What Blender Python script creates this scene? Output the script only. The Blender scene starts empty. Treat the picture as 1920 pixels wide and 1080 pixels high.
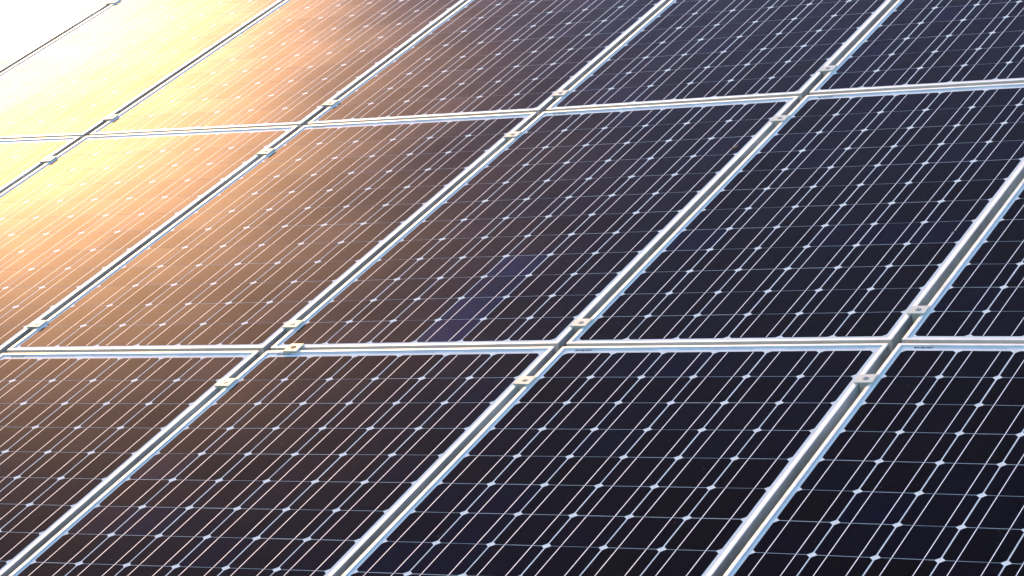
import bpy, bmesh, math, random
from mathutils import Matrix, Vector
random.seed(7)
sc = bpy.context.scene
COL = sc.collection

# ------------------------------------------------------------------ array geometry (metres)
TILT = math.radians(26.463)                 # slope of the array
GROUND_DROP = 1.70                          # ground lies this far below the array's reference corner
CELL_U, CELL_V = 0.12971, 0.127             # cell pitch across / along a panel
ML, MR, MB, MT = 0.01677, 0.02105, 0.02365, 0.02974
W = ML + MR + 6 * CELL_U
L = MB + MT + 12 * CELL_V
GU, GV = 0.02351, 0.01777
PU, PV = W + GU, L + GV
H = 0.0028                                  # frame lip above the cells
TLT = Matrix.Translation((0, 0, GROUND_DROP)) @ Matrix.Rotation(TILT, 4, 'X')

# ------------------------------------------------------------------ camera
CAM = Vector((5.70354, -5.3271, 2.58124))
F = 5367.35
R = [[0.871385, 0.439196, -0.218621], [-0.01433, -0.422643, -0.906183], [-0.490391, 0.792767, -0.361991]]
cd = bpy.data.cameras.new("camera")
cam = bpy.data.objects.new("camera", cd)
COL.objects.link(cam)
cd.sensor_width = 36.0
cd.lens = F / 1920 * 36
cd.clip_start, cd.clip_end = 0.1, 2000
m = Matrix.Identity(4)
for k in range(3):
    m[k][0], m[k][1], m[k][2], m[k][3] = R[0][k], -R[1][k], -R[2][k], CAM[k]
cam.matrix_world = TLT @ m
sc.camera = cam

# ------------------------------------------------------------------ sky and sun
SUN_EL, SUN_AZ = math.radians(32.0), math.radians(-49.0)
world = bpy.data.worlds.new("World")
sc.world = world
world.use_nodes = True
wn = world.node_tree
bg = wn.nodes['Background']
sky = wn.nodes.new('ShaderNodeTexSky')
sky.sky_type = 'NISHITA'
sky.sun_disc = False
sky.sun_elevation = SUN_EL
sky.sun_rotation = SUN_AZ
sky.air_density, sky.dust_density, sky.ozone_density = 1.0, 0.3, 4.0
wn.links.new(sky.outputs[0], bg.inputs[0])
bg.inputs[1].default_value = 0.15
sd = bpy.data.lights.new("sun", 'SUN')
sd.energy = 2.0
sd.angle = math.radians(3.0)
sd.color = (1.0, 0.53, 0.15)
sun = bpy.data.objects.new("sun", sd)
COL.objects.link(sun)
sdir = Vector((math.sin(SUN_AZ) * math.cos(SUN_EL), math.cos(SUN_AZ) * math.cos(SUN_EL), math.sin(SUN_EL)))
sun.rotation_euler = sdir.to_track_quat('Z', 'Y').to_euler()
sun.location = sdir * 20
sc.view_settings.view_transform = 'Standard'
sc.view_settings.look = 'None'
sc.view_settings.exposure = 1.3
sc.view_settings.gamma = 1.0

# ------------------------------------------------------------------ materials
def mat(name):
    mt = bpy.data.materials.new(name)
    mt.use_nodes = True
    nt = mt.node_tree
    return mt, nt, nt.nodes['Principled BSDF']

def noise(nt, scale, detail=3, rough=0.6, coord='Object', sc3=None, four=False):
    tc = nt.nodes.new('ShaderNodeTexCoord')
    n = nt.nodes.new('ShaderNodeTexNoise')
    n.inputs['Scale'].default_value = scale
    n.inputs['Detail'].default_value = detail
    n.inputs['Roughness'].default_value = rough
    src = tc.outputs[coord]
    if sc3:
        mp = nt.nodes.new('ShaderNodeMapping')
        mp.inputs['Scale'].default_value = sc3
        nt.links.new(src, mp.inputs[0])
        src = mp.outputs[0]
    nt.links.new(src, n.inputs['Vector'])
    return n

def world_noise(nt, scale, detail=3, sc3=None):
    g = nt.nodes.new('ShaderNodeNewGeometry')
    n = nt.nodes.new('ShaderNodeTexNoise')
    n.inputs['Scale'].default_value = scale
    n.inputs['Detail'].default_value = detail
    src = g.outputs['Position']
    if sc3:
        mp = nt.nodes.new('ShaderNodeMapping')
        mp.inputs['Scale'].default_value = sc3
        nt.links.new(src, mp.inputs[0])
        src = mp.outputs[0]
    nt.links.new(src, n.inputs['Vector'])
    return n

def ramp(nt, fac, stops):
    r = nt.nodes.new('ShaderNodeValToRGB')
    e = r.color_ramp.elements
    while len(e) < len(stops):
        e.new(0.5)
    for el, (p, c) in zip(e, stops):
        el.position = p
        el.color = (*c, 1) if len(c) == 3 else c
    nt.links.new(fac, r.inputs[0])
    return r.outputs[0]

def math_node(nt, op, a, b=None):
    n = nt.nodes.new('ShaderNodeMath')
    n.operation = op
    for k, v in enumerate((a, b)):
        if v is None: continue
        if isinstance(v, (int, float)): n.inputs[k].default_value = v
        else: nt.links.new(v, n.inputs[k])
    return n.outputs[0]

GLASS_ROUGH = 0.31          # satin, fine-textured solar glass
GLASS_ANISO = 0.50          # its texture runs in one direction
GLASS_IOR = 1.06            # anti-reflective front
AR = 0.70                   # share of that reflection the coating lets through
GLASS_DIST = 'BECKMANN'
def glossy_layer(nt, rough, aniso, dist, jitter=0.03):
    g = nt.nodes.new('ShaderNodeBsdfAnisotropic')
    g.distribution = dist
    g.inputs['Anisotropy'].default_value = aniso
    n = world_noise(nt, 2.2, 4)
    mr = nt.nodes.new('ShaderNodeMapRange')
    mr.inputs['To Min'].default_value = rough - jitter
    mr.inputs['To Max'].default_value = rough + jitter
    nt.links.new(n.outputs['Fac'], mr.inputs['Value'])
    nt.links.new(mr.outputs[0], g.inputs['Roughness'])
    t = nt.nodes.new('ShaderNodeCombineXYZ')
    d = TLT.to_3x3() @ Vector((-0.649, 0.761, 0))
    for k in range(3): t.inputs[k].default_value = d[k]
    nt.links.new(t.outputs[0], g.inputs['Tangent'])
    return g
def under_glass(nt, p):
    """The laminate's front glass, bonded to what lies under it: a satin anti-reflective layer over the base."""
    p.inputs['Specular IOR Level'].default_value = 0.0
    g = glossy_layer(nt, GLASS_ROUGH, GLASS_ANISO, GLASS_DIST)
    fr = nt.nodes.new('ShaderNodeFresnel'); fr.inputs['IOR'].default_value = GLASS_IOR
    mx = nt.nodes.new('ShaderNodeMixShader')
    out = nt.nodes['Material Output']
    # the coating is a little uneven over each panel and from cell to cell
    f = math_node(nt, 'MULTIPLY', fr.outputs[0], AR)
    wv = world_noise(nt, 1.7, 3)
    f = math_node(nt, 'MULTIPLY', f, ramp(nt, wv.outputs['Fac'], [(0.3, (0.84,) * 3), (0.7, (1.0,) * 3)]))
    oi = nt.nodes.new('ShaderNodeObjectInfo')
    f = math_node(nt, 'MULTIPLY', f, math_node(nt, 'ADD', math_node(nt, 'MULTIPLY', oi.outputs['Random'], 0.16), 1.02))
    nt.links.new(f, mx.inputs[0])
    g.inputs['Color'].default_value = (0.72, 0.69, 1.0, 1)
    nt.links.new(p.outputs[0], mx.inputs[1]); nt.links.new(g.outputs[0], mx.inputs[2])
    nt.links.new(mx.outputs[0], out.inputs['Surface'])

def dust(nt, base):
    """Sparse specks of dust lying on the glass."""
    g = nt.nodes.new('ShaderNodeNewGeometry')
    v = nt.nodes.new('ShaderNodeTexVoronoi')
    v.inputs['Scale'].default_value = 24
    v.inputs['Randomness'].default_value = 1
    nt.links.new(g.outputs['Position'], v.inputs['Vector'])
    w2 = nt.nodes.new('ShaderNodeTexWhiteNoise')
    nt.links.new(v.outputs['Position'], w2.inputs['Vector'])
    thr = math_node(nt, 'MULTIPLY', w2.outputs['Value'], 0.085)
    thr = math_node(nt, 'SUBTRACT', thr, 0.035)
    spot = math_node(nt, 'LESS_THAN', v.outputs['Distance'], thr)
    spot = math_node(nt, 'MULTIPLY', spot, 0.22)
    mx = nt.nodes.new('ShaderNodeMix')
    mx.data_type = 'RGBA'
    nt.links.new(spot, mx.inputs['Factor'])
    nt.links.new(base, mx.inputs[6])
    mx.inputs[7].default_value = (0.45, 0.40, 0.34, 1)
    return mx.outputs[2]

def make_cell_mat(name, stops):
    mt, nt, p = mat(name)
    oi = nt.nodes.new('ShaderNodeObjectInfo')
    col = ramp(nt, oi.outputs['Random'], stops)
    n = noise(nt, 9, 3)
    hs = nt.nodes.new('ShaderNodeMix'); hs.data_type = 'RGBA'; hs.blend_type = 'MULTIPLY'
    hs.inputs['Factor'].default_value = 0.5
    nt.links.new(col, hs.inputs[6])
    nt.links.new(ramp(nt, n.outputs['Fac'], [(0.3, (0.5, 0.5, 0.5)), (0.7, (1.3, 1.3, 1.3))]), hs.inputs[7])
    nt.links.new(dust(nt, hs.outputs[2]), p.inputs['Base Color'])
    p.inputs['Roughness'].default_value = 0.6
    under_glass(nt, p)
    return mt
M = {}
M['cell'] = make_cell_mat('silicon_cell', [(0.0, (0.0022, 0.0008, 0.0010)), (0.35, (0.0012, 0.0008, 0.0013)), (0.6, (0.0013, 0.0010, 0.0040)), (0.8, (0.0022, 0.0008, 0.0013)), (1.0, (0.0012, 0.0014, 0.0085))])
M['cell_blue'] = make_cell_mat('silicon_cell_blue', [(0.0, (0.001, 0.005, 0.016)), (1.0, (0.001, 0.008, 0.040))])

M['cell_navy'] = make_cell_mat('silicon_cell_navy', [(0.0, (0.0018, 0.0024, 0.0105)), (1.0, (0.0020, 0.0028, 0.0130))])

def glassed(name, colour, metal=0.0, rough=0.6):
    mt, nt, p = mat(name)
    rgb = nt.nodes.new('ShaderNodeRGB'); rgb.outputs[0].default_value = (*colour, 1)
    n = world_noise(nt, 30, 3)
    hs = nt.nodes.new('ShaderNodeMix'); hs.data_type = 'RGBA'; hs.blend_type = 'MULTIPLY'
    hs.inputs['Factor'].default_value = 0.6
    nt.links.new(rgb.outputs[0], hs.inputs[6])
    nt.links.new(ramp(nt, n.outputs['Fac'], [(0.3, (0.82, 0.82, 0.82)), (0.7, (1.0, 1.0, 1.0))]), hs.inputs[7])
    nt.links.new(hs.outputs[2], p.inputs['Base Color'])
    p.inputs['Metallic'].default_value = metal
    p.inputs['Roughness'].default_value = rough
    under_glass(nt, p)
    return mt
M['backsheet'] = glassed('white_backsheet', (0.87, 0.85, 0.75))
M['ribbon'] = glassed('tinned_ribbon', (1.0, 0.97, 0.93), 0.2, 0.6)
M['connector'] = glassed('flat_connector', (0.60, 0.62, 0.63))

# anodised aluminium, brushed, turning unevenly to the wall colour below its top edge
def make_frame_mat(name, wall):
    mt, nt, p = mat(name)
    n1 = noise(nt, 14, 4)
    n2 = noise(nt, 3.0, 5, sc3=(1, 1, 1))
    base = ramp(nt, n1.outputs['Fac'], [(0.28, (0.60, 0.61, 0.54)), (0.45, (0.76, 0.77, 0.70)), (0.72, (0.87, 0.88, 0.80))])
    tc = nt.nodes.new('ShaderNodeTexCoord'); sx = nt.nodes.new('ShaderNodeSeparateXYZ')
    nt.links.new(tc.outputs['Object'], sx.inputs[0])
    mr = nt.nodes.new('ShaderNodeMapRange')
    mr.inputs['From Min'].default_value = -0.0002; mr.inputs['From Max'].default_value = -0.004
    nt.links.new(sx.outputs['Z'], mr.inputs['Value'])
    wall_fac = math_node(nt, 'MULTIPLY', mr.outputs[0], ramp(nt, n2.outputs['Fac'], [(0.35, (0.35,) * 3), (0.65, (1.0,) * 3)]))
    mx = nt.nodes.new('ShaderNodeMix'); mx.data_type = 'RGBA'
    nt.links.new(wall_fac, mx.inputs['Factor']); nt.links.new(base, mx.inputs[6]); mx.inputs[7].default_value = (*wall, 1)
    nt.links.new(mx.outputs[2], p.inputs['Base Color'])
    p.inputs['Specular IOR Level'].default_value = 0.2
    p.inputs['Roughness'].default_value = 0.5
    g = glossy_layer(nt, 0.50, 0.4, 'GGX')
    nt.links.new(mx.outputs[2], g.inputs['Color'])
    ms = nt.nodes.new('ShaderNodeMixShader'); ms.inputs[0].default_value = 0.35
    nt.links.new(p.outputs[0], ms.inputs[1]); nt.links.new(g.outputs[0], ms.inputs[2])
    nt.links.new(ms.outputs[0], nt.nodes['Material Output'].inputs['Surface'])
    nb = noise(nt, 60, 2)
    bp = nt.nodes.new('ShaderNodeBump'); bp.inputs['Strength'].default_value = 0.05; bp.inputs['Distance'].default_value = 0.001
    nt.links.new(nb.outputs['Fac'], bp.inputs['Height']); nt.links.new(bp.outputs[0], p.inputs['Normal'])
    return mt
M['frame'] = make_frame_mat('anodised_aluminium', (0.64, 0.56, 0.44))          # end rails, tan walls
M['frame_side'] = make_frame_mat('gap_shaded_aluminium', (0.27, 0.27, 0.255))   # side rails, shade of the long gaps painted into the wall colour

def metal(name, c, metallic, rough, nscale=40, dark=0.8):
    mt, nt, p = mat(name)
    n = noise(nt, nscale, 4)
    nt.links.new(ramp(nt, n.outputs['Fac'], [(0.3, tuple(x * dark for x in c)), (0.7, c)]), p.inputs['Base Color'])
    p.inputs['Metallic'].default_value = metallic
    p.inputs['Roughness'].default_value = rough
    return mt
M['clamp'] = metal('cast_clamp', (0.68, 0.66, 0.52), 0.1, 0.55, 60, 0.88)
M['clamp_body'] = metal('clamp_channel', (0.62, 0.56, 0.44), 0.1, 0.6)
M['bolt'] = metal('steel_bolt', (0.60, 0.58, 0.55), 0.7, 0.4)
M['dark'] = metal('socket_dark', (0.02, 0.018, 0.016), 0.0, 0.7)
M['rust'] = metal('rusty_rim', (0.20, 0.09, 0.035), 0.0, 0.8)
M['rail'] = metal('mounting_rail', (0.50, 0.50, 0.48), 0.3, 0.5)

# ground under the array: dry grass and soil
mt, nt, p = mat('grassy_ground')
n = world_noise(nt, 3, 8)
nt.links.new(ramp(nt, n.outputs['Fac'], [(0.3, (0.03, 0.045, 0.015)), (0.5, (0.06, 0.08, 0.03)), (0.7, (0.12, 0.10, 0.06))]), p.inputs['Base Color'])
p.inputs['Roughness'].default_value = 0.95
M['ground'] = mt

# printed strip under the glass: faint bars, as on a serial label
mt, nt, p = mat('printed_strip')
tc = nt.nodes.new('ShaderNodeTexCoord')
mp = nt.nodes.new('ShaderNodeMapping'); mp.inputs['Scale'].default_value = (330, 0.01, 1)
wn_ = nt.nodes.new('ShaderNodeTexNoise'); wn_.inputs['Scale'].default_value = 1.0; wn_.inputs['Detail'].default_value = 2
nt.links.new(tc.outputs['Object'], mp.inputs[0]); nt.links.new(mp.outputs[0], wn_.inputs['Vector'])
nt.links.new(ramp(nt, wn_.outputs['Fac'], [(0.49, (0.03, 0.03, 0.035)), (0.56, (0.72, 0.74, 0.75))]), p.inputs['Base Color'])
p.inputs['Roughness'].default_value = 0.5
under_glass(nt, p)
M['label'] = mt

# ------------------------------------------------------------------ mesh helpers
def mesh(name, verts, faces, material):
    me = bpy.data.meshes.new(name)
    me.from_pydata(verts, [], faces)
    me.materials.append(material)
    me.update()
    bm = bmesh.new(); bm.from_mesh(me)
    bmesh.ops.recalc_face_normals(bm, faces=bm.faces)
    bm.to_mesh(me); bm.free()
    return me

def box_vf(V, Fc, x0, x1, y0, y1, z0, z1):
    b = len(V)
    V += [(x0, y0, z0), (x1, y0, z0), (x1, y1, z0), (x0, y1, z0), (x0, y0, z1), (x1, y0, z1), (x1, y1, z1), (x0, y1, z1)]
    Fc += [tuple(b + i for i in f) for f in ((0, 3, 2, 1), (4, 5, 6, 7), (0, 1, 5, 4), (1, 2, 6, 5), (2, 3, 7, 6), (3, 0, 4, 7))]

def box_mesh(name, x0, x1, y0, y1, z0, z1, material, bevel=0.0):
    V, Fc = [], []
    box_vf(V, Fc, x0, x1, y0, y1, z0, z1)
    me = mesh(name, V, Fc, material)
    if bevel:
        bm = bmesh.new(); bm.from_mesh(me)
        bmesh.ops.bevel(bm, geom=bm.edges[:], offset=bevel, segments=2, affect='EDGES')
        bm.to_mesh(me); bm.free()
    return me

def disc_mesh(name, r, z0, z1, material, n=20, axis='Z', inner=0.0):
    V, Fc = [], []
    rad = (r, inner) if inner else (r,)
    for z in (z0, z1):
        for q in rad:
            for k in range(n):
                a = 2 * math.pi * k / n
                c, s = q * math.cos(a), q * math.sin(a)
                V.append((c, s, z) if axis == 'Z' else (z, c, s))
    if inner:
        for k in range(n):
            j = (k + 1) % n
            o0, i0, o1, i1 = 0, n, 2 * n, 3 * n
            Fc += [(o0 + k, o0 + j, o1 + j, o1 + k), (i0 + j, i0 + k, i1 + k, i1 + j), (o1 + k, o1 + j, i1 + j, i1 + k), (o0 + j, o0 + k, i0 + k, i0 + j)]
    else:
        Fc += [tuple(range(n)), tuple(range(n, 2 * n))] + [(k, (k + 1) % n, n + (k + 1) % n, n + k) for k in range(n)]
    return mesh(name, V, Fc, material)

def obj(name, me, parent=None, loc=(0, 0, 0)):
    o = bpy.data.objects.new(name, me)
    COL.objects.link(o)
    o.parent = parent
    o.location = loc
    return o

def tag(o, label=None, cat=None, group=None, kind=None):
    if label: o['label'] = label
    if cat: o['category'] = cat
    if group: o['group'] = group
    if kind: o['kind'] = kind
    return o

# ------------------------------------------------------------------ one panel, origin at its centre on the frame's top face
X0, X1, Y0, Y1 = -W / 2, W / 2, -L / 2, L / 2
cx0, cy0 = X0 + ML, Y0 + MB
# cell: pseudo-square wafer with arc-cut corners
SU, SV, RW = 0.1261, 0.1253, 0.0826
V = []
hx, hy = SU / 2, SV / 2
a0 = math.acos(hx / RW); a1 = math.asin(hy / RW)
for q in range(4):
    aa = [a0 + (a1 - a0) * t / 3 for t in range(4)]
    if q % 2: aa = [math.pi / 2 - a for a in aa][::-1]
    for a in aa:
        b = a + (q * math.pi / 2 if q % 2 == 0 else (q - 0) * math.pi / 2)
        V.append((RW * math.cos(b), RW * math.sin(b)))
V = [(max(-hx, min(hx, x)), max(-hy, min(hy, y))) for x, y in V]
n = len(V)
ZC = -H
CELL = mesh('cell', [(x, y, -0.0002) for x, y in V] + [(x, y, 0) for x, y in V],
            [tuple(range(n, 2 * n))] + [(k, (k + 1) % n, n + (k + 1) % n, n + k) for k in range(n)], M['cell'])
CELL_B = CELL.copy(); CELL_B.materials[0] = M['cell_blue']
CELL_N = CELL.copy(); CELL_N.materials[0] = M['cell_navy']
# ribbon along a whole string: wide and proud on each cell, narrower in the gaps between cells
V, Fc = [], []
for j in range(12):
    yc = cy0 + (j + 0.5) * CELL_V
    box_vf(V, Fc, -0.00088, 0.00088, yc - 0.0612, yc + 0.0612, 0.00005, 0.00025)
    if j < 11:
        box_vf(V, Fc, -0.00055, 0.00055, yc + 0.0612, yc + CELL_V - 0.0612, -0.0001, 0.00010)
BUS = mesh('busbar', V, Fc, M['ribbon'])
BACK = box_mesh('backsheet', X0 + 0.004, X1 - 0.004, Y0 + 0.004, Y1 - 0.004, -0.003, -0.0003, M['backsheet'])
CONN = box_mesh('connector', -0.094, 0.094, -0.0022, 0.0022, -0.0003, 0.0001, M['connector'])
STRIP = box_mesh('label_strip', -0.021, 0.021, -0.003, 0.003, -0.0003, 0.00005, M['label'])
# frame rails: mitred extrusions of one profile (d inwards from the outer face, z)
PROF = [(0.0, -0.040), (0.0, -0.0008), (0.0003, -0.0002), (0.0009, 0.0), (0.0086, 0.0), (0.0094, -0.0003), (0.0103, -0.0012), (0.0105, -H + 0.0002), (0.0105, -0.0065),
        (0.002, -0.0065), (0.002, -0.038), (0.022, -0.038), (0.022, -0.040)]
corner = [(X0, Y0, 1, 1), (X1, Y0, -1, 1), (X1, Y1, -1, -1), (X0, Y1, 1, -1)]
RAILS = []
for k in range(4):
    A, B = corner[k], corner[(k + 1) % 4]
    V = [(A[0] + A[2] * d, A[1] + A[3] * d, z) for d, z in PROF] + [(B[0] + B[2] * d, B[1] + B[3] * d, z) for d, z in PROF]
    g = 0.00012                                     # hairline mitre joint
    dx, dy = (B[0] - A[0]), (B[1] - A[1]); ln = math.hypot(dx, dy); dx, dy = dx / ln * g, dy / ln * g
    np_ = len(PROF)
    V = [(x + dx, y + dy, z) for x, y, z in V[:np_]] + [(x - dx, y - dy, z) for x, y, z in V[np_:]]
    Fc = [(i, (i + 1) % np_, np_ + (i + 1) % np_, np_ + i) for i in range(np_)] + [tuple(range(np_)), tuple(range(np_, 2 * np_))]
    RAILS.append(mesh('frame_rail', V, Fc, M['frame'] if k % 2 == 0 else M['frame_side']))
HOLE = disc_mesh('screw_hole', 0.0028, 0, 0.0004, M['rust'], 12, axis='X')

CORR = {(-2,0):(-0.00247,0.01189,0.00041,0.00013,-0.00018,0.00311),
(-1,0):(-0.00248,0.00649,0.00027,0.00025,0.00026,-0.00462),
(0,-1):(0.00200,0.00169,-0.00013,0.00028,0.00050,-0.00769),
(1,-1):(0.00186,-0.00436,-0.00042,-0.00006,0.00029,-0.00667),
(2,-1):(0.00149,-0.01035,-0.00033,-0.00003,0.00028,-0.00061),
(3,-1):(0.00066,-0.00522,0.00012,-0.00092,-0.00028,0.00617),
(4,-1):(0.00066,0.01028,0.00000,-0.00037,-0.00022,0.00385),
(5,-1):(0.00067,0.00091,-0.00007,-0.00040,-0.00032,-0.00085),
(0,0):(-0.00252,0.00143,-0.00010,0.00059,0.00067,-0.00802),
(1,0):(-0.00200,-0.00493,-0.00003,0.00080,0.00085,-0.00682),
(2,0):(-0.00107,-0.00999,0.00014,-0.00040,0.00012,-0.00073),
(3,0):(0.00034,-0.00647,-0.00054,-0.00086,-0.00040,0.00623),
(4,0):(0.00066,0.00998,-0.00015,-0.00025,-0.00031,0.00480),
(5,0):(0.00066,0.00093,-0.00015,-0.00023,-0.00040,0.00022),
(-3,1):(-0.00210,-0.00110,0.00053,-0.00069,-0.00072,0.00400),
(-2,1):(-0.00211,0.01190,0.00061,-0.00074,-0.00038,-0.00053),
(-1,1):(-0.00207,0.00680,0.00042,-0.00020,0.00023,-0.00844),
(0,1):(-0.00097,0.00010,0.00029,0.00063,0.00088,-0.01129),
(1,1):(0.00068,-0.00713,-0.00002,0.00026,0.00063,-0.00794),
(2,1):(0.00215,-0.01239,-0.00045,-0.00034,0.00004,0.00065),
(3,1):(0.00260,-0.00708,-0.00027,0.00031,-0.00001,0.00948),
(4,1):(0.00287,0.01051,-0.00028,0.00018,-0.00026,0.00783)}

def local_matrix(c, r):
    z = CORR[(c, r)]
    ctr = Vector((c * PU + W / 2 + z[3], r * PV + L / 2 + z[4], z[5]))
    w = Vector(z[:3])
    return Matrix.Translation(ctr) @ Matrix.Rotation(w.length, 4, w.normalized())

def at(keys, u, v, z):
    """Array point (u, v, z) carried along by the panels it touches (their mean)."""
    s = Vector((0, 0, 0))
    for c, r in keys:
        s += local_matrix(c, r) @ Vector((u - c * PU - W / 2, v - r * PV - L / 2, z))
    return TLT @ (s / len(keys))

GROUP = 'solar panels of the tilted array'
BLUE = {(2, 0): [(3, 0), (3, 1), (3, 2), (3, 3)]}
NAVY = {(2, 1): [(0, 1), (2, 3)], (3, 1): [(0, 1), (0, 2), (1, 4)], (2, -1): [(1, 5), (0, 7)], (3, 0): [(0, 4)]}

def make_panel():
    root = bpy.data.objects.new('solar_panel', None)
    COL.objects.link(root)
    root.empty_display_size = 0.1
    obj('backsheet', BACK, root, (0, 0, -H))
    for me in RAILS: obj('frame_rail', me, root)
    for i in range(6):
        for j in range(12):
            obj('cell', CELL, root, (cx0 + (i + .5) * CELL_U, cy0 + (j + .5) * CELL_V, -H))
        for s in (-1, 1):
            obj('busbar', BUS, root, (cx0 + (i + .5) * CELL_U + s * CELL_U * 0.2475, 0, -H))
    for k in range(3):
        obj('connector_strip', CONN, root, (cx0 + (2 * k + 1) * CELL_U + (0.012, -0.004, 0.007)[k], Y1 - 0.0165, -H))
    obj('serial_label', STRIP, root, (X0 + 0.062, Y1 - 0.0165, -H + 0.0003))
    obj('screw_hole', HOLE, root, (X1, Y1 - 0.014, -0.008))
    return root

def settle(o):
    """Cells never lie perfectly square in their string."""
    i = (o.location.x - cx0) // CELL_U; j = (o.location.y - cy0) // CELL_V
    o.location.x = cx0 + (i + .5) * CELL_U + random.uniform(-.0003, .0003)
    o.location.y = cy0 + (j + .5) * CELL_V + random.uniform(-.0003, .0003)
    o.rotation_euler.z = random.uniform(-.0025, .0025)

def copy_panel(src):
    root = src.copy(); COL.objects.link(root)
    for ch in src.children:
        d = ch.copy(); COL.objects.link(d); d.parent = root
        if ch.name.startswith('cell'): settle(d)
    return root

ROWN = {-1: 'front row', 0: 'middle row', 1: 'back row'}
PANELS = {
 (1, -1): 'front row panel cut by the left photo edge, left of the lowest left clamp',
 (2, -1): 'front row panel with brown-black cells directly below the empty hole clamp',
 (3, -1): 'front row panel with near-black cells, left of the rightmost front clamp',
 (4, -1): 'blackest front row panel, in the bottom right corner of the photo',
 (-1, 0): 'middle row panel showing only a small glaring corner at the left edge',
 (0, 0): 'middle row panel in yellow glare, cut off by the left photo edge',
 (1, 0): 'whole middle row panel in orange glare, left of the one with blue cells',
 (2, 0): 'whole middle row panel in the centre with a diagonal run of blue cells',
 (3, 0): 'dark middle row panel right of the one with the run of blue cells',
 (4, 0): 'middle row panel at the right edge, only its lower left corner showing',
 (-2, 1): 'back row panel in the top left corner, washed out white by glare',
 (-1, 1): 'pale yellow back row panel, right of the washed-out one in the corner',
 (0, 1): 'peach-tinted back row panel, between the pale yellow and the greyish panels',
 (1, 1): 'greyish-sheened back row panel at the top middle of the photo',
 (2, 1): 'slate blue back row panel, left of the one in the top right corner',
 (3, 1): 'dark navy back row panel in the top right corner of the photo',
 (0, -1): 'front row panel just outside the left edge of the photo',
 (5, -1): 'front row panel just outside the right edge of the photo',
 (-2, 0): 'middle row panel just outside the left edge of the photo',
 (5, 0): 'middle row panel just outside the right edge of the photo',
 (-3, 1): 'back row panel just outside the left edge of the photo',
 (4, 1): 'back row panel just outside the right edge of the photo',
}
proto = None
for key, label in PANELS.items():
    if proto is None:
        proto = root = make_panel()
    else:
        root = copy_panel(proto)
    root.matrix_world = TLT @ local_matrix(*key)
    tag(root, label, 'solar panel', GROUP)
    blue, navy = BLUE.get(key, []), NAVY.get(key, [])
    if blue or navy:
        for ch in root.children:
            if ch.name.startswith('cell'):
                i = int((ch.location.x - cx0) // CELL_U); j = int((ch.location.y - cy0) // CELL_V)
                if (i, j) in blue:
                    ch.data = CELL_B
                    ch['label'] = 'clearly bluer cell than its neighbours'
                elif (i, j) in navy:
                    ch.data = CELL_N

# ------------------------------------------------------------------ clamps
def make_clamp_meshes():
    plate = box_mesh('clamp_plate', -0.0215, 0.0215, -0.020, 0.020, 0.0002, 0.0034, M['clamp'], 0.0006)
    body = box_mesh('clamp_body', -0.0112, 0.0112, -0.0185, 0.0185, -0.050, 0.0001, M['clamp_body'], 0.0008)
    washer = disc_mesh('washer', 0.0068, 0.0034, 0.0037, M['dark'], 24, inner=0.0056)
    head = disc_mesh('bolt_head', 0.0055, 0.0034, 0.0050, M['bolt'], 20, inner=0.0030)
    sock = disc_mesh('bolt_socket', 0.0030, 0.0034, 0.0039, M['dark'], 6)
    return plate, body, washer, head, sock
PLATE, BODY, WASHER, HEAD, SOCK = make_clamp_meshes()
def make_clamp():
    root = bpy.data.objects.new('panel_clamp', None); COL.objects.link(root)
    root.empty_display_size = 0.03
    obj('clamp_plate', PLATE, root); obj('clamp_body', BODY, root)
    b = obj('bolt_head', HEAD, root); obj('bolt_socket', SOCK, b)
    obj('washer', WASHER, root)
    return root
cl0 = None
CG = 'clamps holding neighbouring panels along their long gaps'
rowof = {-1: 'front', 0: 'middle', 1: 'back'}
CL = [
 (4, 0, 3.3419, 0.1481, 'clamp with ring bolt near the right edge, lower end of a middle row gap'),
 (3, 0, 2.5101, 0.1082, 'clamp by the lower right corner of the panel with blue cells'),
 (2, 0, 1.6690, 0.1315, 'panel clamp beside the bolt-less hole clamp, above it in the middle row gap'),
 (1, 0, 0.8296, 0.1566, 'panel clamp at the left edge in orange glare, lower end of the middle row gap'),
 (4, -1, 3.3428, -0.1970, 'rightmost panel clamp of the front row, beside the blackest panel'),
 (3, -1, 2.5078, -0.1998, 'middle panel clamp of the three in the front row gaps'),
 (2, -1, 1.6666, -0.1966, 'leftmost panel clamp of the front row, below and left of the empty hole clamp'),
 (3, 0, 2.5040, 1.4027, 'clamp at the upper end of the gap right of the panel with blue cells'),
 (2, 0, 1.6706, 1.3979, 'clamp at the upper end of the gap left of the panel with blue cells'),
 (1, 0, 0.8376, 1.3626, 'clamp high in the middle row gap, in peach glare'),
 (0, 0, -0.0072, 1.3800, 'clamp high in the middle row gap, in yellow glare near the left edge'),
 (3, 1, 2.5081, 1.7765, 'rightmost panel clamp of the back row, between slate blue and navy panels'),
 (2, 1, 1.6662, 1.7203, 'second panel clamp from the right in the back row'),
 (1, 1, 0.8309, 1.7604, 'panel clamp in the back row left of the greyish panel, in peach glare'),
 (0, 1, -0.0089, 1.7370, 'leftmost panel clamp low in the back row, washed pale yellow'),
 (-1, 1, -0.8416, 2.9829, 'panel clamp at the very top of the photo in the white glare'),
]
for c, r, u, v, lab in CL:
    if cl0 is None: cl0 = o = make_clamp()
    else:
        o = cl0.copy(); COL.objects.link(o)
        for ch in cl0.children:
            d = ch.copy(); COL.objects.link(d); d.parent = o
            for g in ch.children:
                e = g.copy(); COL.objects.link(e); e.parent = d
    um = c * PU - GU / 2
    o.matrix_world = Matrix.Translation(at([(c - 1, r), (c, r)], um, v, 0.0)) @ Matrix.Rotation(TILT, 4, 'X') @ Matrix.Rotation(random.uniform(-.05, .05), 4, 'Z')
    tag(o, lab, 'clamp', CG)
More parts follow.
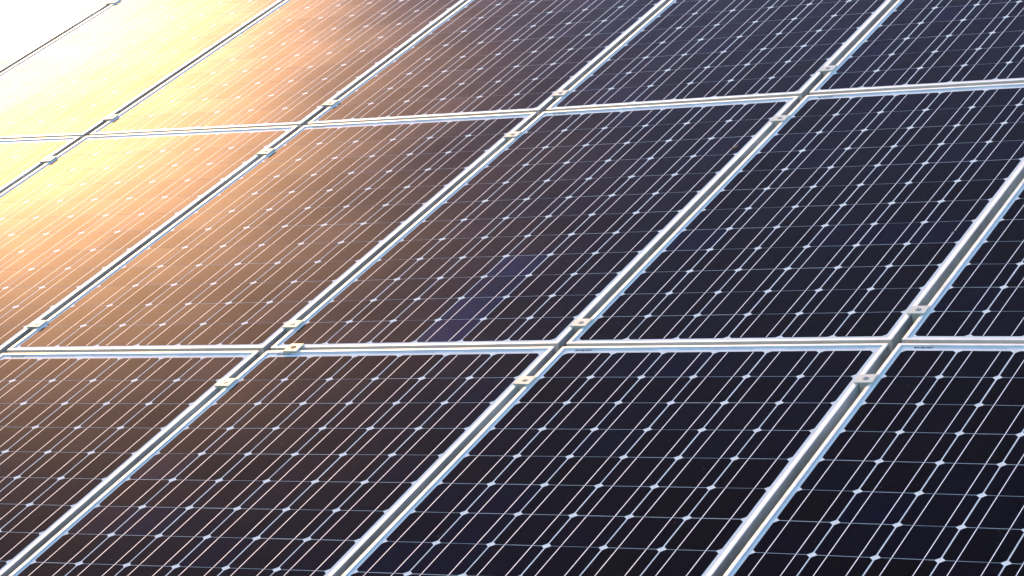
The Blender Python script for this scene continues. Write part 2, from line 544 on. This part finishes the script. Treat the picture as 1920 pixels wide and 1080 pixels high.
# the odd clamp across the row gap: a plate with an empty, rusty hole
root = bpy.data.objects.new('panel_clamp', None); COL.objects.link(root)
bm = bmesh.new(); bm.from_mesh(box_mesh('t', -0.0195, 0.0195, -0.0215, 0.0215, 0.0002, 0.0045, M['clamp'], 0.0006)); me = bpy.data.meshes.new('clamp_plate'); bm.to_mesh(me); bm.free(); me.materials.append(M['clamp'])
obj('clamp_plate', me, root)
obj('clamp_body', box_mesh('clamp_body', -0.018, 0.018, -0.0082, 0.0082, -0.05, 0.0001, M['clamp_body'], 0.0008), root)
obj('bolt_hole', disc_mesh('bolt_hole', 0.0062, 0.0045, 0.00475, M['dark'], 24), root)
obj('hole_rim', disc_mesh('hole_rim', 0.0074, 0.0045, 0.0051, M['rust'], 24, inner=0.0060), root)
root.matrix_world = Matrix.Translation(at([(2, 0), (2, -1)], 1.7549, -GV / 2, 0)) @ Matrix.Rotation(TILT, 4, 'X')
tag(root, 'pale clamp with an empty rusty bolt hole, bridging the front and middle rows', 'clamp')

# ------------------------------------------------------------------ mounting rails under the panels
RL = box_mesh('mounting_rail', -3.7, 3.7, -0.02, 0.02, -0.085, -0.052, M['rail'], 0.001)
RG = 'mounting rails running under the panels'
for v, lab in ((-0.198, 'aluminium mounting rail under the front row, glimpsed in the gaps below its clamps'),
               (0.136, 'aluminium mounting rail under the lower end of the middle row'),
               (1.386, 'aluminium mounting rail under the upper end of the middle row'),
               (1.748, 'aluminium mounting rail under the lower end of the back row'),
               (2.983, 'aluminium mounting rail under the upper end of the back row'),
               (-1.45, 'aluminium mounting rail under the lower end of the front row')):
    o = obj('mounting_rail', RL)
    o.matrix_world = TLT @ Matrix.Translation((1.6, v, -0.012))
    tag(o, lab, 'rail', RG)

# ------------------------------------------------------------------ ground
o = obj('ground', mesh('ground', [(-400, -400, 0), (400, -400, 0), (400, 400, 0), (-400, 400, 0)], [(0, 1, 2, 3)], M['ground']))
tag(o, kind='structure')

# ------------------------------------------------------------------ small leaf fragments caught at the frames
def leaf(c, r, x, y, ang, ln, wd, lab):
    V, Fc = [], []
    pts = [(0, 0), (.25, .42), (.55, .5), (.8, .3), (1, 0), (.8, -.3), (.5, -.46), (.2, -.3)]
    for z in (0, 0.0006):
        V += [(px * ln, py * wd, z + 0.002 * math.sin(px * 3.1)) for px, py in pts]
    n = len(pts)
    Fc = [tuple(range(n)), tuple(range(n, 2 * n))] + [(k, (k + 1) % n, n + (k + 1) % n, n + k) for k in range(n)]
    o = obj('dry_leaf', mesh('dry_leaf', V, Fc, M['leaf']))
    o.matrix_world = TLT @ local_matrix(c, r) @ Matrix.Translation((x, y, -H + 0.0006)) @ Matrix.Rotation(ang, 4, 'Z')
    tag(o, lab, 'leaf')
M['leaf'] = metal('dry_leaf', (0.10, 0.05, 0.03), 0.0, 0.8)
leaf(2, 0, X1 - ML - 0.034, Y0 + MB + 9.25 * CELL_V, 1.2, 0.030, 0.009, 'small dry leaf on the panel with blue cells, near its upper right frame')
leaf(3, 0, X1 - MR - 0.038, Y0 + MB + 4.4 * CELL_V, 1.0, 0.020, 0.004, 'thin dry leaf scrap near the right frame of the dark middle row panel')

# ------------------------------------------------------------------ thin sunlit haze
mt = bpy.data.materials.new('haze'); mt.use_nodes = True; nt = mt.node_tree
nt.nodes.remove(nt.nodes['Principled BSDF'])
pv_ = nt.nodes.new('ShaderNodeVolumePrincipled')
pv_.inputs['Color'].default_value = (0.97, 0.95, 0.92, 1)
pv_.inputs['Density'].default_value = 0.0036
pv_.inputs['Anisotropy'].default_value = 0.9
nt.links.new(pv_.outputs[0], nt.nodes['Material Output'].inputs['Volume'])
o = obj('haze', box_mesh('haze', -405, 405, -405, 405, -1.0, 5.0, mt))
tag(o, kind='stuff')
